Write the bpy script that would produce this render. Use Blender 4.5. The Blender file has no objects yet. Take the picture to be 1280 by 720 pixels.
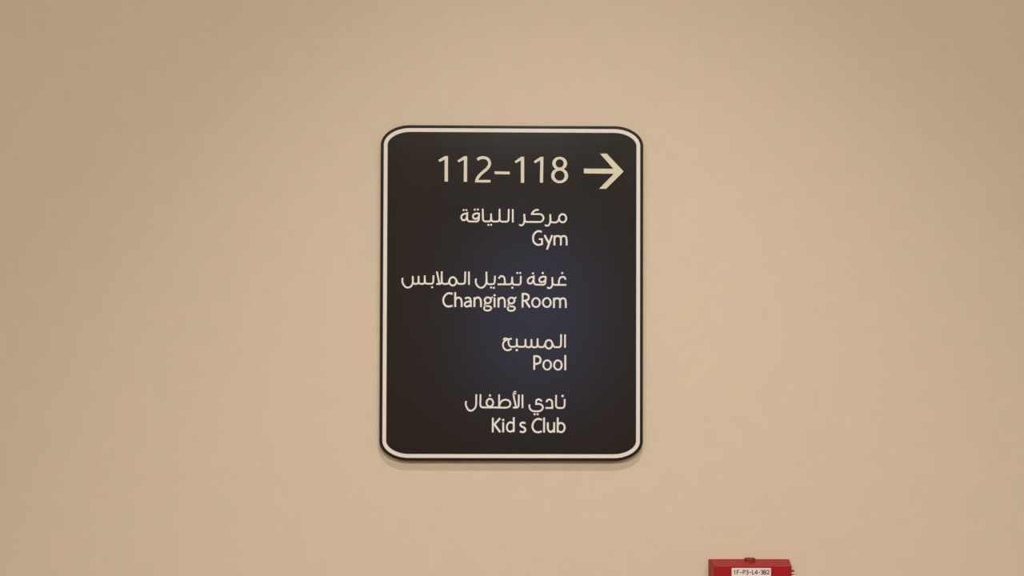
import bpy, math
from mathutils import Vector, Matrix

# ---------------------------------------------------------------- camera, world, light, exposure
scene = bpy.context.scene
C = scene.collection
ZC = 1.50                      # height of the sign's centre above the floor

cam_d = bpy.data.cameras.new('camera')
cam = bpy.data.objects.new('camera', cam_d)
C.objects.link(cam)
scene.camera = cam
cam_d.sensor_width = 36.0
cam_d.lens = 36.0 * 1294.0 / 1280.0
cam_d.clip_start = 0.02
PITCH, YAW, ROLL = 0.0155108, 0.01141278, 0.00318423
fwd = Vector((math.sin(YAW) * math.cos(PITCH), math.cos(YAW) * math.cos(PITCH), math.sin(PITCH)))
right0 = Vector((math.cos(YAW), -math.sin(YAW), 0.0))
up0 = right0.cross(fwd)
right = math.cos(ROLL) * right0 + math.sin(ROLL) * up0
up = -math.sin(ROLL) * right0 + math.cos(ROLL) * up0
cam.matrix_world = Matrix((
    (right.x, up.x, -fwd.x, -0.01227989),
    (right.y, up.y, -fwd.y, -1.10648464),
    (right.z, up.z, -fwd.z, ZC - 0.01183),
    (0, 0, 0, 1)))

world = bpy.data.worlds.new('sky')
scene.world = world
world.use_nodes = True
bg = world.node_tree.nodes['Background']
bg.inputs['Color'].default_value = (0.42, 0.56, 1.0, 1)      # blue dusk sky outside the window
bg.inputs['Strength'].default_value = 2.7

scene.view_settings.view_transform = 'Standard'
scene.view_settings.look = 'None'
scene.view_settings.gamma = 1.0
scene.view_settings.use_curve_mapping = False
scene.view_settings.exposure = -0.05

def light(name, kind, loc, target, power, color, **kw):
    d = bpy.data.lights.new(name, kind)
    d.energy = power
    d.color = color
    for k, v in kw.items():
        setattr(d, k, v)
    o = bpy.data.objects.new(name, d)
    C.objects.link(o)
    o.location = loc
    o.rotation_euler = (Vector(target) - Vector(loc)).to_track_quat('-Z', 'Y').to_euler()
    return o

WARM = (1.0, 0.95, 0.90)
CEIL = 2.62
# recessed spotlights: (position, aim point, power, beam angle)
SPOTS = [((0.06, -2.40, CEIL - 0.012), (0.06, 0.0, 1.36), 132.0, 66.0),
         ((0.06, -0.95, CEIL - 0.012), (0.08, 0.0, 0.80), 60.0, 56.0)]
for pos, aim, power, beam in SPOTS:
    light('ceiling_spotlight_beam_offscreen', 'SPOT', pos, aim, power, WARM,
          spot_size=math.radians(beam), spot_blend=1.0, shadow_soft_size=0.05)
panels = [(-1.3, -3.1), (1.3, -3.1)]
for x, y in panels:
    light('ceiling_panel_light_offscreen', 'AREA', (x, y, CEIL - 0.012), (x, y, 0), 53.0, WARM, shape='SQUARE', size=0.56)

# ---------------------------------------------------------------- materials
def principled(name, color, rough=0.5, spec=0.5, coat=0.0):
    m = bpy.data.materials.new(name)
    m.use_nodes = True
    b = m.node_tree.nodes['Principled BSDF']
    b.inputs['Base Color'].default_value = (*color, 1)
    b.inputs['Roughness'].default_value = rough
    b.inputs['Specular IOR Level'].default_value = spec
    b.inputs['Coat Weight'].default_value = coat
    return m

def mottle(m, color, amount, scale, bump=0.0, bump_scale=300.0, rough_amount=0.0):
    """fine procedural variation of colour and relief in object space"""
    nt = m.node_tree
    b = nt.nodes['Principled BSDF']
    tc = nt.nodes.new('ShaderNodeTexCoord')
    n = nt.nodes.new('ShaderNodeTexNoise')
    n.inputs['Scale'].default_value = scale
    n.inputs['Detail'].default_value = 5
    n.inputs['Roughness'].default_value = 0.62
    nt.links.new(tc.outputs['Object'], n.inputs['Vector'])
    r = nt.nodes.new('ShaderNodeValToRGB')
    r.color_ramp.elements[0].position = 0.3
    r.color_ramp.elements[1].position = 0.7
    r.color_ramp.elements[0].color = (*[c * (1 - amount) for c in color], 1)
    r.color_ramp.elements[1].color = (*[min(1, c * (1 + amount)) for c in color], 1)
    nt.links.new(n.outputs['Fac'], r.inputs['Fac'])
    nt.links.new(r.outputs['Color'], b.inputs['Base Color'])
    if bump:
        n2 = nt.nodes.new('ShaderNodeTexNoise')
        n2.inputs['Scale'].default_value = bump_scale
        n2.inputs['Detail'].default_value = 3
        nt.links.new(tc.outputs['Object'], n2.inputs['Vector'])
        bp = nt.nodes.new('ShaderNodeBump')
        bp.inputs['Strength'].default_value = bump
        bp.inputs['Distance'].default_value = 0.0004
        nt.links.new(n2.outputs['Fac'], bp.inputs['Height'])
        nt.links.new(bp.outputs['Normal'], b.inputs['Normal'])
    if rough_amount:
        mr = nt.nodes.new('ShaderNodeMapRange')
        base = b.inputs['Roughness'].default_value
        mr.inputs['To Min'].default_value = base - rough_amount
        mr.inputs['To Max'].default_value = base + rough_amount
        nt.links.new(n.outputs['Fac'], mr.inputs['Value'])
        nt.links.new(mr.outputs['Result'], b.inputs['Roughness'])
    return m

WALL = (0.615, 0.520, 0.395)
M = {}
M['wall'] = mottle(principled('beige_wall_paint', WALL, 0.75, 0.25), WALL, 0.018, 45.0, 0.10, 420.0)
M['ceiling'] = mottle(principled('white_ceiling_paint', (0.78, 0.75, 0.70), 0.9, 0.2), (0.78, 0.75, 0.70), 0.01, 20.0)
M['floor'] = mottle(principled('tan_carpet', (0.30, 0.235, 0.17), 0.95, 0.1), (0.30, 0.235, 0.17), 0.15, 160.0, 0.4, 700.0)
M['skirting'] = mottle(principled('painted_wood', (0.55, 0.46, 0.36), 0.5), (0.55, 0.46, 0.36), 0.02, 30.0)
PANEL = (0.0068, 0.0040, 0.0022)
M['panel'] = mottle(principled('dark_brown_acrylic', PANEL, 0.20, 0.45), PANEL, 0.06, 60.0, rough_amount=0.02)
M['border'] = mottle(principled('white_border_vinyl', (0.70, 0.655, 0.61), 0.5, 0.3), (0.70, 0.655, 0.61), 0.02, 90.0)
M['letter'] = mottle(principled('ivory_lettering', (0.73, 0.70, 0.645), 0.5, 0.3), (0.73, 0.70, 0.645), 0.02, 120.0)
M['digit'] = mottle(principled('cream_numerals', (0.64, 0.60, 0.48), 0.5, 0.3), (0.64, 0.60, 0.48), 0.025, 120.0)
M['arrow'] = mottle(principled('pale_yellow_arrow', (0.63, 0.59, 0.43), 0.5, 0.3), (0.63, 0.59, 0.43), 0.02, 120.0)
RED = (0.315, 0.004, 0.010)
M['red'] = mottle(principled('red_plastic', RED, 0.38, 0.36), RED, 0.05, 150.0)
M['dark_red'] = mottle(principled('dark_red_plastic', (0.20, 0.012, 0.012), 0.4), (0.20, 0.012, 0.012), 0.05, 150.0)
M['tag'] = mottle(principled('white_tape', (0.74, 0.67, 0.63), 0.5, 0.3), (0.74, 0.67, 0.63), 0.01, 150.0)
M['ink'] = mottle(principled('black_ink', (0.03, 0.026, 0.022), 0.6, 0.2), (0.03, 0.026, 0.022), 0.05, 200.0)
M['white_plastic'] = mottle(principled('white_plastic', (0.82, 0.74, 0.68), 0.4), (0.82, 0.74, 0.68), 0.01, 150.0)
M['brown_rubber'] = mottle(principled('brown_rubber', (0.12, 0.075, 0.045), 0.6), (0.12, 0.075, 0.045), 0.05, 200.0)
M['white_metal'] = mottle(principled('white_lamp_metal', (0.8, 0.78, 0.74), 0.4), (0.8, 0.78, 0.74), 0.01, 50.0)

def emission(name, color, strength):
    m = principled(name, color, 0.6)
    b = m.node_tree.nodes['Principled BSDF']
    b.inputs['Emission Color'].default_value = (*color, 1)
    b.inputs['Emission Strength'].default_value = strength
    return m
M['lamp'] = emission('lit_lamp_glass', (1.0, 0.88, 0.76), 3.0)

g = bpy.data.materials.new('window_glass')
g.use_nodes = True
nt = g.node_tree
nt.nodes.clear()
out = nt.nodes.new('ShaderNodeOutputMaterial')
mix = nt.nodes.new('ShaderNodeMixShader')
tr = nt.nodes.new('ShaderNodeBsdfTransparent')
gl = nt.nodes.new('ShaderNodeBsdfGlossy')
gl.inputs['Roughness'].default_value = 0.02
fr = nt.nodes.new('ShaderNodeFresnel')
nt.links.new(fr.outputs[0], mix.inputs[0])
nt.links.new(tr.outputs[0], mix.inputs[1])
nt.links.new(gl.outputs[0], mix.inputs[2])
nt.links.new(mix.outputs[0], out.inputs['Surface'])
M['glass'] = g

# ---------------------------------------------------------------- mesh helpers
class MB:
    """collects polygons, builds one mesh object"""
    def __init__(self):
        self.v, self.f = [], []

    def box(self, x0, x1, y0, y1, z0, z1):
        n = len(self.v)
        self.v += [(x, y, z) for x in (x0, x1) for y in (y0, y1) for z in (z0, z1)]
        self.f += [tuple(n + i for i in q) for q in
                   ((0, 1, 3, 2), (4, 6, 7, 5), (0, 4, 5, 1), (2, 3, 7, 6), (0, 2, 6, 4), (1, 5, 7, 3))]
        return self

    def loops(self, loops, closed=True, cap0=True, cap1=True):
        """skin consecutive point loops of equal length"""
        n, k = len(self.v), len(loops[0])
        for l in loops:
            self.v += [tuple(p) for p in l]
        for a in range(len(loops) - 1):
            for i in range(k if closed else k - 1):
                j = (i + 1) % k
                self.f.append((n + a * k + i, n + a * k + j, n + (a + 1) * k + j, n + (a + 1) * k + i))
        if cap0:
            self.f.append(tuple(n + i for i in reversed(range(k))))
        if cap1:
            b = n + (len(loops) - 1) * k
            self.f.append(tuple(b + i for i in range(k)))
        return self

    def build(self, name, mat, parent=None, smooth=False, loc=None):
        me = bpy.data.meshes.new(name)
        me.from_pydata(self.v, [], self.f)
        me.update()
        import bmesh
        bm = bmesh.new()
        bm.from_mesh(me)
        bmesh.ops.recalc_face_normals(bm, faces=bm.faces)
        bm.to_mesh(me)
        bm.free()
        me.materials.append(mat)
        if smooth:
            for p in me.polygons:
                p.use_smooth = True
        o = bpy.data.objects.new(name, me)
        C.objects.link(o)
        if parent:
            o.parent = parent
        if loc:
            o.location = loc
        return o

def thing(name, loc, label, cat, group=None):
    o = bpy.data.objects.new(name, None)
    o.empty_display_size = 0.05
    C.objects.link(o)
    o.location = loc
    o['label'] = label
    o['category'] = cat
    if group:
        o['group'] = group
    return o

def struct(name, mb, mat, parent=None, label=None):
    o = mb.build(name, mat, parent)
    if not parent:
        o['kind'] = 'structure'
    if label:
        o['label'] = label
    return o

# ---------------------------------------------------------------- the room
XL, XR, YB = -3.0, 3.0, -5.0
T = 0.12
struct('wall_front', MB().box(XL - T, XR + T, 0.0, T, 0.0, CEIL), M['wall'], label='plain beige painted wall carrying the sign')
struct('wall_left', MB().box(XL - T, XL, YB, 0.0, 0.0, CEIL), M['wall'], label='beige side wall at one end of the hall')
struct('wall_right', MB().box(XR, XR + T, YB, 0.0, 0.0, CEIL), M['wall'], label='beige side wall at the other end of the hall')
WX0, WX1, WZ0, WZ1 = -0.16, 0.54, 0.90, 1.90
wb = MB()
wb.box(XL - T, WX0, YB - T, YB, 0.0, CEIL).box(WX1, XR + T, YB - T, YB, 0.0, CEIL)
wb.box(WX0, WX1, YB - T, YB, 0.0, WZ0).box(WX0, WX1, YB - T, YB, WZ1, CEIL)
struct('wall_back', wb, M['wall'], label='beige wall with a window facing the sign')
struct('floor', MB().box(XL - T, XR + T, YB - T, T, -0.1, 0.0), M['floor'], label='tan carpeted hall floor')
struct('ceiling', MB().box(XL - T, XR + T, YB - T, T, CEIL, CEIL + 0.1), M['ceiling'], label='off-white hall ceiling')
struct('baseboard_front', MB().box(XL, XR, -0.014, 0.0, 0.0, 0.10), M['skirting'], label='low painted skirting board under the sign wall')
w = bpy.data.objects.new('window_1', None)
C.objects.link(w)
w.location = ((WX0 + WX1) / 2, YB - 0.06, WZ0)
w['kind'] = 'structure'
w['label'] = 'window opposite the sign with blue sky behind it'
hw, hh, fw = (WX1 - WX0) / 2, WZ1 - WZ0, 0.04
wf = MB()
wf.box(-hw, hw, -0.03, 0.03, 0, fw).box(-hw, hw, -0.03, 0.03, hh - fw, hh)
wf.box(-hw, -hw + fw, -0.03, 0.03, fw, hh - fw).box(hw - fw, hw, -0.03, 0.03, fw, hh - fw)
wf.build('window_frame', M['white_metal'], w)
MB().box(-hw + fw, hw - fw, -0.004, 0.004, fw, hh - fw).build('pane', M['glass'], w)

# ---------------------------------------------------------------- lamps in the ceiling
def ring_loops(R0, R1, z0, z1, n=32):
    def c(r, z):
        return [(r * math.cos(2 * math.pi * i / n), r * math.sin(2 * math.pi * i / n), z) for i in range(n)]
    return [c(R0, z0), c(R1, z0), c(R1, z1), c(R0, z1), c(R0, z0)]
for (pos, aim, power, beam), label in zip(SPOTS, (
        'round white recessed spotlight in the ceiling between the two light panels and the sign wall',
        'round white recessed spotlight in the ceiling close above the sign wall')):
    lamp = thing('ceiling_spotlight', (pos[0], pos[1], CEIL), label, 'spotlight', 'ceiling spotlights')
    MB().loops(ring_loops(0.058, 0.078, -0.010, 0.0), cap0=False, cap1=False).build('trim_ring', M['white_metal'], lamp)
    MB().loops([[(0.058 * math.cos(2 * math.pi * i / 32), 0.058 * math.sin(2 * math.pi * i / 32), z) for i in range(32)] for z in (-0.004, 0.0)]).build('lamp_glass_offscreen', M['lamp'], lamp)
for x, y in panels:
    p = thing('ceiling_panel_light', (x, y, CEIL), 'square flat ceiling light panel in the hall behind the spotlight', 'light', 'ceiling light panels')
    fr_ = MB()
    fr_.box(-0.30, 0.30, -0.30, -0.28, -0.01, 0).box(-0.30, 0.30, 0.28, 0.30, -0.01, 0)
    fr_.box(-0.30, -0.28, -0.28, 0.28, -0.01, 0).box(0.28, 0.30, -0.28, 0.28, -0.01, 0)
    fr_.build('frame', M['white_metal'], p)
    MB().box(-0.28, 0.28, -0.28, 0.28, -0.006, 0).build('diffuser_offscreen', M['lamp'], p)

# ---------------------------------------------------------------- lettering, in millimetres on the sign's face (u right, v up)
# F: stroke with rounded corners (width, radii, points)  S: curved stroke  E: oval ring  D: dot  P: outline
SIGN_GLYPHS = [
    ('digit', [('P',[(-78.39,140.87),(-71.28,144.99),(-68.14,145.0),(-68.11,117.87),(-71.67,117.85),(-71.69,141.24),(-77.11,138.66)])]),
    ('digit', [('P',[(-58.1,140.37),(-50.82,145.0),(-47.77,145.01),(-47.83,117.79),(-51.31,117.77),(-51.23,141.25),(-56.99,138.25)])]),
    ('digit', [('S',3.05,[(-37.06,141.49),(-34.18,143.04),(-30.53,143.56),(-26.27,142.22),(-23.97,138.49),(-24.55,134.83),(-27.34,131.15),(-30.89,128.16),(-34.96,124.23),(-37.23,120.56),(-37.74,118.51)]), ('P',[(-39.43,117.83),(-38.84,119.7),(-22.97,119.86),(-22.96,117.14),(-39.43,117.15)])]),
    ('dash', [('P',[(-18.67,128.98),(-2.44,128.8),(-2.52,125.82),(-18.32,126.0)])]),
    ('digit', [('P',[(2.53,139.64),(9.66,144.61),(12.72,144.62),(12.8,116.96),(9.23,116.94),(9.24,140.86),(3.81,137.77)])]),
    ('digit', [('P',[(23.02,139.82),(30.23,144.71),(33.21,144.72),(32.86,117.22),(29.54,117.2),(29.82,140.96),(24.38,137.87)])]),
    ('digit', [('E',50.49,137.74,7.89,7.04,4.24,4.5), ('E',50.44,124.71,8.99,7.97,5.43,5.43)]),
    ('arrow', [('P',[(76.11,132.32),(107.69,132.3),(93.36,148.42),(100.43,148.54),(118.51,129.54),(99.98,110.96),(92.58,111.02),(108.13,127.02),(76.38,127.21)])]),
    ('arabic_letters', [('S',1.8,[(-47.7,83.79),(-50.75,83.6),(-53.29,81.73),(-53.71,79.43),(-52.43,77.23),(-50.47,76.98),(-48.7,78.18),(-47.86,80.56)]), ('F',1.8,2.71,[(-47.28,85.49),(-47.69,81.41),(-47.25,75.63),(-35.29,75.6),(-34.89,84.69)]), ('S',1.8,[(-34.89,84.1),(-38.63,84.08),(-41.0,82.71),(-41.41,80.59),(-40.22,78.72),(-37.76,78.65),(-35.39,80.19)]), ('D',-51.36,87.68,1.06), ('D',-48.39,87.69,1.06), ('D',-39.49,88.24,1.1), ('D',-36.18,88.34,1.06)]),
    ('arabic_letters', [('F',1.8,2.54,[(-31.09,89.13),(-30.7,75.7),(-22.22,75.74),(-22.16,84.23)]), ('F',1.8,2.54,[(-22.16,81.51),(-21.88,75.65),(-13.31,75.69),(-13.18,89.2)]), ('F',1.8,2.54,[(-13.26,86.65),(-12.97,75.52),(-3.72,75.56),(-3.42,88.99)]), ('D',-25.01,72.07,1.1), ('D',-22.12,72.17,1.06)]),
    ('arabic_letters', [('F',1.8,0.0,[(0.83,88.84),(0.87,74.81)])]),
    ('arabic_letters', [('S',1.8,[(13.07,83.87),(13.25,79.11),(13.01,75.29),(11.74,72.56),(9.79,71.7),(7.67,72.54)]), ('F',1.8,[4.07,4.07,2.37],[(20.2,83.73),(33.37,83.79),(33.39,75.45),(13.77,75.37),(13.16,81.66)]), ('S',1.8,[(28.35,88.1),(25.88,88.18),(23.34,86.98),(21.64,85.18),(20.55,83.22)])]),
    ('arabic_letters', [('S',1.8,[(40.59,83.65),(40.69,78.37),(40.36,74.72),(39.1,72.16),(37.23,71.39),(34.85,72.23)]), ('F',1.8,2.54,[(40.69,80.93),(41.04,74.98),(47.84,75.0),(50.29,79.26)]), ('E',53.78,79.45,4.75,5.26,2.88,3.39)]),
    ('letter', [('S',1.98,[(31.64,64.82),(28.49,65.66),(25.36,64.54),(22.82,60.88),(22.49,57.05),(23.69,53.4),(26.41,51.38),(28.96,51.13),(31.84,51.91)]), ('F',1.98,0.0,[(32.02,51.14),(32.0,58.03)]), ('F',1.7,0.0,[(28.6,57.16),(32.93,57.18)])]),
    ('letter', [('F',2.12,0.0,[(34.62,61.43),(39.23,52.7)]), ('F',1.95,0.0,[(42.69,61.47),(37.21,46.15)])]),
    ('letter', [('F',1.98,0.0,[(45.07,61.05),(45.1,50.51)]), ('S',1.87,[(45.25,58.33),(46.69,60.21),(48.64,60.55),(51.02,59.88),(51.88,57.51),(51.89,50.54)]), ('S',1.87,[(51.88,58.02),(53.23,60.15),(55.35,60.58),(57.23,59.65),(57.91,57.19),(58.1,50.56)])]),
    ('arabic_letters', [('S',1.8,[(-115.69,15.48),(-115.93,12.0),(-114.55,8.19),(-112.17,5.83),(-109.89,5.33),(-107.35,6.18),(-105.33,8.82),(-104.76,12.04),(-104.95,17.55)]), ('F',1.8,2.37,[(-104.94,15.01),(-104.57,9.16),(-98.82,9.18),(-98.77,17.57)]), ('F',1.8,2.37,[(-98.76,15.03),(-98.56,9.18),(-92.3,9.2),(-92.17,18.19)]), ('F',1.8,2.54,[(-92.16,15.9),(-91.88,9.37),(-83.24,9.4),(-82.94,18.3)]), ('D',-84.33,5.75,1.14)]),
    ('arabic_letters', [('F',1.8,0.0,[(-79.49,22.47),(-76.64,9.51)]), ('F',1.8,2.12,[(-80.02,9.16),(-74.35,9.18),(-74.24,22.66)]), ('F',1.8,2.54,[(-74.21,15.96),(-74.01,9.26),(-67.58,9.29),(-65.73,13.02)]), ('E',-62.51,12.02,4.66,5.34,2.8,3.48), ('F',1.8,2.54,[(-58.95,13.89),(-57.16,9.32),(-49.62,9.35),(-49.33,22.41)])]),
    ('arabic_letters', [('F',1.8,0.0,[(-45.43,22.51),(-45.38,8.43)])]),
    ('arabic_letters', [('S',1.8,[(-37.86,15.07),(-38.27,11.84),(-37.07,8.29),(-34.86,6.01),(-32.65,5.33),(-30.03,6.19),(-27.75,8.83),(-26.91,12.31),(-26.85,17.82),(-26.95,22.32)]), ('F',1.8,2.54,[(-26.75,14.43),(-26.48,9.17),(-18.26,9.2),(-17.86,18.11)]), ('D',-21.97,5.71,1.1), ('D',-19.01,5.38,1.14)]),
    ('arabic_letters', [('S',1.8,[(-13.78,14.98),(-12.69,17.02),(-10.4,17.79),(-8.28,16.53),(-7.5,13.65),(-7.4,9.15)]), ('F',1.8,2.54,[(-15.03,9.04),(0.06,9.09),(0.46,17.15)]), ('F',1.8,2.54,[(0.47,14.52),(0.83,8.67),(9.39,8.7),(9.62,18.03)]), ('D',5.79,21.16,1.06), ('D',8.85,21.17,1.1), ('D',0.58,5.53,1.14)]),
    ('arabic_letters', [('S',1.8,[(23.11,16.89),(20.14,16.63),(17.52,14.84),(16.85,12.63),(17.87,10.34),(19.74,9.92),(21.69,11.2),(22.78,13.75)]), ('F',1.8,2.54,[(23.45,18.51),(23.12,13.75),(23.82,8.83),(35.53,8.79),(36.01,17.53)]), ('S',1.8,[(36.01,17.19),(32.19,17.18),(29.65,15.64),(29.15,13.77),(30.26,11.91),(32.46,11.58),(35.18,13.11)]), ('D',22.42,20.79,1.14), ('D',32.78,21.17,1.23)]),
    ('arabic_letters', [('S',1.8,[(42.89,16.96),(43.08,11.27),(42.83,8.05),(41.48,5.84),(39.78,5.15),(37.4,5.99)]), ('F',1.8,2.54,[(42.98,13.82),(43.51,8.65),(57.94,8.69)]), ('S',1.8,[(57.08,14.29),(56.05,16.5),(53.67,17.25),(51.3,16.06),(50.12,13.42),(49.87,8.75)]), ('D',53.5,21.16,1.14)]),
    ('letter', [('S',1.98,[(-62.7,-1.38),(-65.42,-0.54),(-67.96,-0.89),(-70.91,-3.35),(-72.42,-7.17),(-71.89,-11.15),(-69.6,-13.94),(-66.63,-14.61),(-62.65,-13.83)])]),
    ('letter', [('F',1.98,0.0,[(-59.92,0.58),(-59.85,-15.18)]), ('S',1.95,[(-59.63,-7.3),(-58.03,-5.6),(-55.83,-5.17),(-53.88,-6.52),(-53.1,-9.4),(-52.99,-15.16)])]),
    ('letter', [('S',1.95,[(-49.56,-6.08),(-46.77,-5.14),(-44.47,-5.89),(-43.53,-8.09),(-43.42,-15.21)]), ('S',1.87,[(-43.62,-9.2),(-47.17,-9.63),(-49.54,-11.08),(-49.78,-13.11),(-48.17,-14.63),(-45.88,-14.29),(-43.6,-12.42)])]),
    ('letter', [('F',1.98,0.0,[(-39.56,-4.86),(-39.53,-15.12)]), ('S',1.95,[(-39.39,-7.57),(-37.61,-5.45),(-35.16,-5.1),(-33.46,-6.45),(-32.69,-9.08),(-32.58,-15.09)])]),
    ('letter', [('E',-25.4,-7.95,4.24,3.99,2.33,2.25), ('F',1.7,0.0,[(-22.7,-6.08),(-20.16,-4.37)]), ('S',1.78,[(-27.68,-10.67),(-28.52,-12.2),(-28.01,-13.47),(-25.97,-14.06),(-23.18,-14.39),(-21.64,-15.99),(-22.65,-17.94),(-25.45,-18.8),(-28.25,-18.21),(-29.35,-16.44),(-28.26,-14.32),(-27.25,-13.55)])]),
    ('letter', [('F',1.98,0.0,[(-18.21,-5.05),(-18.17,-15.3)]), ('D',-18.22,-2.59,1.23)]),
    ('letter', [('F',1.98,0.0,[(-14.05,-5.03),(-14.02,-15.54)]), ('S',1.95,[(-13.88,-7.74),(-12.1,-5.62),(-9.64,-5.27),(-7.94,-6.62),(-7.34,-9.25),(-7.24,-15.52)])]),
    ('letter', [('E',-0.31,-8.12,4.24,3.99,2.33,2.25), ('F',1.7,0.0,[(2.4,-6.25),(4.94,-4.55)]), ('S',1.78,[(-2.59,-10.85),(-3.43,-12.37),(-2.92,-13.64),(-0.88,-14.23),(1.92,-14.56),(3.45,-16.17),(2.44,-18.12),(-0.36,-18.98),(-3.16,-18.39),(-4.27,-16.61),(-3.17,-14.49),(-2.16,-13.73)])]),
    ('letter', [('F',1.98,0.0,[(11.46,-0.12),(11.5,-15.46)]), ('S',2.04,[(11.29,-1.05),(14.68,-1.04),(17.23,-2.22),(18.0,-4.59),(17.24,-6.97),(14.7,-8.16),(11.48,-8.34)]), ('F',2.21,0.0,[(14.36,-7.99),(19.22,-15.35)])]),
    ('letter', [('E',25.74,-10.16,5.09,5.6,3.14,3.9)]),
    ('letter', [('E',37.19,-10.12,5.09,5.6,3.14,3.9)]),
    ('letter', [('F',1.98,0.0,[(44.73,-5.1),(44.76,-15.87)]), ('S',1.87,[(44.91,-7.81),(46.35,-5.94),(48.3,-5.59),(50.34,-6.26),(51.19,-8.64),(51.21,-15.85)]), ('S',1.87,[(51.19,-8.13),(52.54,-6.0),(54.66,-5.57),(56.53,-6.5),(57.22,-8.96),(57.4,-15.83)])]),
    ('arabic_letters', [('S',1.8,[(-8.99,-49.84),(-7.21,-48.31),(-5.09,-48.56),(-2.97,-49.06),(0.16,-48.37)]), ('S',1.8,[(-4.42,-49.06),(-7.46,-51.1),(-9.06,-54.16),(-8.79,-57.12),(-7.18,-59.65),(-4.63,-60.75),(-2.09,-60.4),(0.02,-59.13)]), ('S',1.8,[(-3.06,-49.06),(-3.3,-52.45),(-2.61,-55.41),(-0.58,-57.01),(2.56,-57.0)]), ('F',1.8,2.54,[(0.44,-57.01),(5.53,-57.0),(5.5,-48.36)]), ('F',1.8,2.54,[(5.51,-50.73),(5.78,-57.08),(14.51,-57.06),(14.74,-48.76)]), ('F',1.8,2.37,[(14.75,-51.55),(14.93,-57.48),(20.78,-57.46),(21.01,-48.91)]), ('F',1.8,2.37,[(21.02,-51.53),(21.29,-57.55),(27.4,-57.53),(27.54,-48.13)]), ('F',1.8,2.54,[(27.55,-51.52),(27.73,-57.36),(34.01,-57.34),(35.86,-53.61)]), ('D',5.54,-60.55,1.27), ('E',39.43,-54.36,4.66,5.43,2.8,3.56), ('F',1.8,2.54,[(42.99,-52.74),(44.78,-57.4),(52.33,-57.38),(52.47,-43.74)])]),
    ('arabic_letters', [('F',1.8,0.0,[(56.62,-43.72),(56.57,-57.96)])]),
    ('letter', [('F',1.98,0.0,[(24.03,-66.18),(24.07,-81.41)]), ('S',2.04,[(23.86,-67.11),(27.17,-67.01),(29.97,-68.45),(30.74,-70.98),(29.81,-73.7),(27.19,-74.97),(24.22,-75.06)])]),
    ('letter', [('E',37.79,-76.21,5.09,5.77,3.14,4.07)]),
    ('letter', [('E',49.15,-76.27,5.0,5.77,3.05,4.07)]),
    ('letter', [('F',1.98,0.0,[(56.93,-65.75),(56.97,-81.75)])]),
    ('arabic_letters', [('S',1.8,[(-47.95,-114.64),(-48.28,-118.1),(-46.91,-121.9),(-44.87,-124.26),(-42.92,-124.77),(-40.39,-123.83),(-38.03,-121.04),(-37.28,-117.66),(-37.22,-112.59),(-37.15,-107.43)])]),
    ('arabic_letters', [('F',1.8,2.88,[(-32.75,-107.42),(-32.95,-121.2),(-22.21,-121.26)]), ('E',-22.82,-116.28,4.41,5.0,2.59,3.14), ('S',1.8,[(-23.48,-121.26),(-16.28,-121.25),(-4.43,-121.22),(-2.07,-119.95),(-1.06,-117.16),(-2.09,-114.63),(-4.71,-113.28),(-7.42,-113.2),(-10.38,-114.64),(-12.07,-117.18),(-12.9,-120.82)]), ('F',1.8,0.0,[(-13.03,-107.55),(-13.07,-121.24)]), ('D',-22.68,-108.58,1.19)]),
    ('arabic_letters', [('F',1.8,0.0,[(2.13,-108.11),(4.96,-120.87)]), ('F',1.8,2.21,[(1.58,-121.3),(7.59,-121.37),(7.88,-107.67)]), ('S',1.1,[(5.0,-104.97),(3.81,-104.21),(2.63,-105.06),(2.8,-106.42),(3.65,-106.84)]), ('F',1.19,0.0,[(1.28,-107.26),(5.09,-106.5)])]),
    ('arabic_letters', [('F',1.8,0.0,[(11.7,-107.58),(11.74,-121.87)])]),
    ('arabic_letters', [('S',1.8,[(32.05,-114.81),(30.69,-113.12),(28.57,-112.62),(26.79,-113.3),(26.2,-115.41),(26.13,-118.37)]), ('S',1.8,[(25.36,-117.61),(29.43,-117.52),(32.14,-118.61),(33.33,-120.89),(32.41,-123.43),(29.87,-124.96),(26.06,-125.22),(22.25,-124.8),(19.79,-122.61),(19.02,-120.08),(19.43,-118.05)]), ('D',24.55,-128.35,1.14), ('D',27.76,-128.34,1.14)]),
    ('arabic_letters', [('S',1.8,[(36.96,-115.56),(38.14,-113.53),(40.43,-112.76),(42.47,-113.94),(43.15,-116.65),(43.25,-121.72)]), ('F',1.8,0.0,[(36.13,-121.65),(44.18,-121.72)])]),
    ('arabic_letters', [('F',1.8,2.97,[(47.28,-108.01),(47.23,-121.71),(56.3,-121.69),(56.45,-112.22)]), ('D',54.15,-109.01,1.27)]),
    ('letter', [('F',1.98,0.0,[(-19.55,-132.15),(-19.58,-147.52)]), ('F',2.04,0.0,[(-11.84,-132.64),(-18.59,-139.92)]), ('F',2.21,0.0,[(-18.0,-138.99),(-11.71,-147.42)])]),
    ('letter', [('F',1.98,0.0,[(-8.61,-136.95),(-8.58,-147.42)]), ('D',-8.62,-134.5,1.23)]),
    ('letter', [('F',1.98,0.0,[(2.54,-131.6),(2.59,-147.15)]), ('S',1.87,[(2.39,-138.19),(-1.0,-136.93),(-3.62,-138.54),(-4.71,-141.75),(-3.93,-145.22),(-1.47,-146.73),(0.98,-146.05),(2.58,-144.27)])]),
    ('letter', [('S',1.98,[(14.92,-137.92),(12.12,-137.16),(9.93,-138.09),(9.68,-139.95),(11.29,-141.39),(13.66,-142.73),(14.94,-144.59),(14.01,-146.62),(11.73,-147.3),(9.02,-146.46)])]),
    ('letter', [('S',1.98,[(32.35,-134.25),(29.47,-133.33),(26.93,-133.58),(23.89,-136.13),(22.38,-140.18),(23.07,-144.15),(25.44,-146.77),(28.66,-147.35),(32.3,-146.33)])]),
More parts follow.
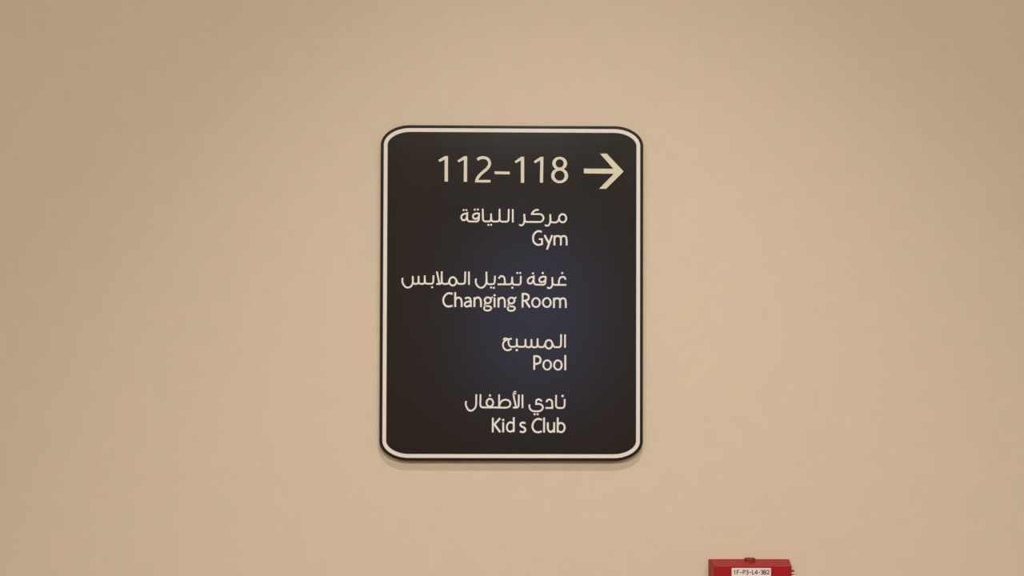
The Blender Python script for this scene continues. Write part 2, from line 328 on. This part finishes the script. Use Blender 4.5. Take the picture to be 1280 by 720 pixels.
    ('letter', [('F',1.98,0.0,[(34.63,-131.79),(34.68,-147.6)])]),
    ('letter', [('S',2.04,[(38.63,-136.86),(38.56,-141.17),(39.07,-144.8),(40.94,-146.91),(43.06,-146.57),(45.26,-144.54)]), ('F',1.98,0.0,[(45.32,-136.85),(45.35,-147.66)])]),
    ('letter', [('F',1.98,0.0,[(49.12,-131.77),(49.08,-147.49)]), ('S',1.95,[(49.23,-139.2),(51.51,-137.68),(54.05,-137.93),(56.09,-140.21),(56.35,-143.25),(55.17,-146.04),(52.8,-147.14),(50.68,-146.64),(49.24,-145.63)])]),
]
TAG_GLYPHS = [
    ('char', [('F',0.8,0.0,[(234.89,-290.12),(234.89,-294.8)]), ('F',0.59,0.0,[(233.88,-291.37),(234.8,-290.45)])]),
    ('char', [('F',0.8,0.0,[(237.25,-290.12),(237.24,-294.8)]), ('F',0.8,0.0,[(236.99,-290.45),(239.52,-290.45)]), ('F',0.8,0.0,[(236.99,-292.46),(239.18,-292.46)])]),
    ('char', [('F',0.8,0.0,[(240.36,-292.71),(242.46,-292.71)])]),
    ('char', [('F',0.8,0.0,[(243.73,-290.11),(243.73,-294.8)]), ('S',0.8,[(243.73,-290.45),(245.24,-290.53),(245.92,-291.54),(245.24,-292.54),(243.73,-292.71)])]),
    ('char', [('S',0.8,[(246.93,-291.03),(247.94,-290.36),(248.95,-291.03),(248.78,-291.95),(247.85,-292.37),(248.95,-292.96),(249.03,-293.96),(248.02,-294.63),(246.92,-293.96)])]),
    ('char', [('F',0.8,0.0,[(250.29,-292.7),(252.31,-292.7)])]),
    ('char', [('F',0.8,0.0,[(253.41,-290.11),(253.41,-294.79)]), ('F',0.8,0.0,[(253.15,-294.46),(255.51,-294.46)])]),
    ('char', [('F',0.8,0.0,[(258.21,-290.11),(258.21,-294.79)]), ('F',0.8,0.0,[(258.21,-290.28),(256.02,-293.29)]), ('F',0.8,0.0,[(255.85,-293.37),(258.96,-293.37)])]),
    ('char', [('F',0.8,0.0,[(259.89,-292.7),(261.57,-292.7)])]),
    ('char', [('S',0.8,[(262.42,-291.03),(263.43,-290.36),(264.44,-291.03),(264.27,-291.95),(263.34,-292.37),(264.44,-292.95),(264.52,-293.96),(263.51,-294.63),(262.42,-293.96)])]),
    ('char', [('E',266.54,-291.36,1.47,1.47,0.67,0.67), ('E',266.54,-293.45,1.64,1.6,0.8,0.76)]),
    ('char', [('S',0.8,[(268.82,-291.2),(269.41,-290.44),(270.5,-290.44),(271.01,-291.36),(270.42,-292.62),(268.9,-294.37)]), ('F',0.8,0.0,[(268.65,-294.37),(271.34,-294.37)])]),
]

def fillet(pts, r):
    pts = [Vector(p) for p in pts]
    n = len(pts)
    if n == 2:
        return pts
    rs = r if isinstance(r, list) else [r] * (n - 2)
    res = [pts[0]]
    for i in range(1, n - 1):
        a, b, c = pts[i - 1], pts[i], pts[i + 1]
        d1, d2 = (a - b), (c - b)
        l1, l2 = d1.length, d2.length
        d1.normalize(); d2.normalize()
        ang = d1.angle(d2)
        if rs[i - 1] <= 0 or ang > 3.05:
            res.append(b)
            continue
        t = min(rs[i - 1] / math.tan(ang / 2), l1 * 0.92 if i == 1 else l1 * 0.5, l2 * 0.92 if i == n - 2 else l2 * 0.5)
        if len(rs) == 3 and isinstance(r, list):
            t = min(rs[i - 1] / math.tan(ang / 2), l1 * 0.92, l2 * 0.92)
        p0, p1 = b + d1 * t, b + d2 * t
        rad = t * math.tan(ang / 2)
        bis = (d1 + d2).normalized()
        cen = b + bis * (rad / math.sin(ang / 2))
        v0, v1 = p0 - cen, p1 - cen
        a0 = math.atan2(v0.y, v0.x)
        da = math.atan2(v0.x * v1.y - v0.y * v1.x, v0.dot(v1))
        for k in range(9):
            th = a0 + da * k / 8
            res.append(cen + Vector((math.cos(th), math.sin(th))) * rad)
    res.append(pts[-1])
    return res

def spline(pts, sub=7):
    P = [Vector(p) for p in pts]
    P = [P[0] * 2 - P[1]] + P + [P[-1] * 2 - P[-2]]
    res = []
    for i in range(1, len(P) - 2):
        p0, p1, p2, p3 = P[i - 1:i + 3]
        t0 = 0.0
        t1 = t0 + (p1 - p0).length ** 0.5
        t2 = t1 + (p2 - p1).length ** 0.5
        t3 = t2 + (p3 - p2).length ** 0.5
        for k in range(sub):
            t = t1 + (t2 - t1) * k / sub
            a1 = p0 * ((t1 - t) / (t1 - t0)) + p1 * ((t - t0) / (t1 - t0))
            a2 = p1 * ((t2 - t) / (t2 - t1)) + p2 * ((t - t1) / (t2 - t1))
            a3 = p2 * ((t3 - t) / (t3 - t2)) + p3 * ((t - t2) / (t3 - t2))
            b1 = a1 * ((t2 - t) / (t2 - t0)) + a2 * ((t - t0) / (t2 - t0))
            b2 = a2 * ((t3 - t) / (t3 - t1)) + a3 * ((t - t1) / (t3 - t1))
            res.append(b1 * ((t2 - t) / (t2 - t1)) + b2 * ((t - t1) / (t2 - t1)))
    res.append(P[-2])
    return res

def ribbon(pts, w):
    clean = [pts[0]]
    for p in pts[1:]:
        if (p - clean[-1]).length > 0.02:
            clean.append(p)
    L, R = [], []
    for i, p in enumerate(clean):
        d1 = (p - clean[i - 1]).normalized() if i else None
        d2 = (clean[i + 1] - p).normalized() if i < len(clean) - 1 else None
        d1 = d1 or d2
        d2 = d2 or d1
        n1, n2 = Vector((-d1.y, d1.x)), Vector((-d2.y, d2.x))
        m = (n1 + n2).normalized()
        s = w / 2 / max(0.6, m.dot(n1))
        L.append(p + m * s)
        R.append(p - m * s)
    return L, R

def glyph(name, strokes, mat, parent, origin, y_base, y_top):
    """one raised character; all strokes lie on the same face"""
    mb = MB()
    def W(p, y):
        return (p[0] / 1000 - origin[0], y, p[1] / 1000 - origin[1])
    for q, s in enumerate(strokes):
        yt = y_top - 0.000012 * q
        k = s[0]
        if k in 'FS':
            pts = fillet(s[3], s[2]) if k == 'F' else spline(s[2])
            L, R = ribbon(pts, s[1])
            n = len(mb.v)
            m = len(L)
            for a, b in zip(L, R):
                mb.v += [W(a, y_base), W(a, yt), W(b, yt), W(b, y_base)]
            for i in range(m - 1):
                o = n + 4 * i
                for e in range(3):
                    mb.f.append((o + e, o + e + 1, o + e + 5, o + e + 4))
            mb.f.append((n, n + 1, n + 2, n + 3))
            mb.f.append(tuple(n + 4 * (m - 1) + e for e in (3, 2, 1, 0)))
        elif k == 'P':
            mb.loops([[W(p, y_base) for p in s[1]], [W(p, yt) for p in s[1]]], cap0=False)
        else:
            if k == 'D':
                cx, cy, r = s[1:]
                N = 16
                c = [(cx + r * math.cos(2 * math.pi * i / N), cy + r * math.sin(2 * math.pi * i / N)) for i in range(N)]
                mb.loops([[W(p, y_base) for p in c], [W(p, yt) for p in c]], cap0=False)
            else:
                cx, cy, a, b, ai, bi = s[1:]
                N = 40
                e = lambda a_, b_, y: [W((cx + a_ * math.cos(2 * math.pi * i / N), cy + b_ * math.sin(2 * math.pi * i / N)), y) for i in range(N)]
                mb.loops([e(a, b, y_base), e(a, b, yt), e(ai, bi, yt), e(ai, bi, y_base)], cap0=False, cap1=False)
    return mb.build(name, mat, parent)

# ---------------------------------------------------------------- the sign
SW, SH, ST = 0.279, 0.3558, 0.009
RA, RB = 0.0315, 0.0213
def outline(off, y, N=20):
    """rounded plate outline moved inwards by off"""
    pts = []
    for sx, sz, a0 in ((1, 1, 0), (-1, 1, 90), (-1, -1, 180), (1, -1, 270)):
        cx, cz = sx * (SW / 2 - RA), sz * (SH / 2 - RB)
        for i in range(N + 1):
            t = math.radians(a0 + 90 * i / N)
            c, s = math.cos(t), math.sin(t)
            nx, nz = c / RA, s / RB
            l = math.hypot(nx, nz)
            pts.append((cx + RA * c - off * nx / l, y, cz + RB * s - off * nz / l))
    return pts

sign = thing('wayfinding_sign', (0, 0, ZC), 'dark brown rounded wayfinding sign with white border, arrow and bilingual lettering', 'sign')
MB().loops([outline(0.0004, 0.0), outline(0, -0.0004), outline(0, -ST + 0.0005), outline(0.0002, -ST + 0.00015), outline(0.0006, -ST)]).build('panel', M['panel'], sign)
MB().loops([outline(0.0033, -ST + 0.0002), outline(0.0033, -ST - 0.0003), outline(0.0073, -ST - 0.0003), outline(0.0073, -ST + 0.0002)], cap0=False, cap1=False).build('border', M['border'], sign)
GM = {'digit': 'digit', 'dash': 'digit', 'arrow': 'arrow', 'letter': 'letter', 'arabic_letters': 'letter'}
for name, strokes in SIGN_GLYPHS:
    glyph(name, strokes, M[GM[name]], sign, (0, 0), -ST + 0.0002, -ST - 0.00035)

# ---------------------------------------------------------------- the red alarm box
BX, BZ = 0.25415, -0.2832                     # middle of the box and its top at the wall, from the sign's centre
BW, BH, BD, DR = 0.0867, 0.0867, 0.018, 0.0025
box = thing('alarm_box', (BX, 0, ZC + BZ - BH), 'red plastic alarm box with a white printed tag fixed to the wall below the sign', 'alarm box')
def rrect(w, h, r, y, zc, N=5):
    pts = []
    for sx, sz, a0 in ((1, 1, 0), (-1, 1, 90), (-1, -1, 180), (1, -1, 270)):
        for i in range(N + 1):
            t = math.radians(a0 + 90 * i / N)
            pts.append((sx * (w / 2 - r) + r * math.cos(t), y, zc + sz * (h / 2 - r) + r * math.sin(t)))
    return pts
zc = BH / 2
MB().loops([rrect(BW, BH, 0.0012, 0.0, zc), rrect(BW - 0.0003, BH - 0.0003, 0.0012, -0.001, zc),
            rrect(BW - 2 * DR + 0.0003, BH - 2 * DR + 0.0003, 0.0012, -BD + 0.0009, zc),
            rrect(BW - 2 * DR - 0.0004, BH - 2 * DR - 0.0004, 0.0010, -BD + 0.0002, zc),
            rrect(BW - 2 * DR - 0.0014, BH - 2 * DR - 0.0014, 0.0008, -BD, zc)]).build('body', M['red'], box)
# low round cap on the top face
N = 28
def circ(r, z):
    return [(0.0004 + r * math.cos(2 * math.pi * i / N), -0.0032 + r * 0.5 * math.sin(2 * math.pi * i / N) , BH + z + 0.0006) for i in range(N)]
cap = MB().loops([circ(0.0056, -0.0022), circ(0.0058, 0.0006), circ(0.0055, 0.0012), circ(0.0044, 0.0012), circ(0.0040, 0.0004)], cap0=False, cap1=False).build('cap_ring', M['dark_red'], box, smooth=True)
MB().loops([circ(0.0039, -0.003), circ(0.0039, 0.0005), circ(0.002, 0.0007)], cap0=False).build('cap_centre', M['red'], box)
# printed tag
tx0, tx1, tz1 = 0.2317 - BX, 0.2730 - BX, -0.2881 - BZ + BH
tag = MB().loops([[(x, y, z) for x, z in ((tx0, tz1), (tx1, tz1), (tx1, tz1 - 0.0135), (tx0, tz1 - 0.0135))] for y in (-BD + 0.0001, -BD - 0.0003)]).build('printed_tag', M['tag'], box)
for name, strokes in TAG_GLYPHS:
    glyph('character', strokes, M['ink'], tag, (BX, BZ - BH), -BD - 0.0002, -BD - 0.0004)
# ribbed white clip at the side
xs = BW / 2 - 0.0016
def clip(r_, x1, z0, z1):
    return MB().loops([rrect2(xs, x1, z) for z in (z0, z1)])
def rrect2(x0, x1, z, r=0.0008):
    y0, y1 = -0.0118, -0.0062
    return [(x0, y0, z), (x1 - r, y0, z), (x1, y0 + r, z), (x1, y1 - r, z), (x1 - r, y1, z), (x0, y1, z)]
zt = lambda v: (v - 0.8) / 1000 - BZ + BH
clip(0, xs + 0.0048, zt(-309), zt(-296.4)).build('side_clip', M['white_plastic'], box)
clip(0, xs + 0.0042, zt(-295.1), zt(-293.4)).build('clip_rib', M['white_plastic'], box)
clip(0, xs + 0.0036, zt(-296.5), zt(-294.9)).build('clip_seal', M['brown_rubber'], box)
clip(0, xs + 0.0038, zt(-293.5), zt(-292.0)).build('clip_seal', M['brown_rubber'], box)
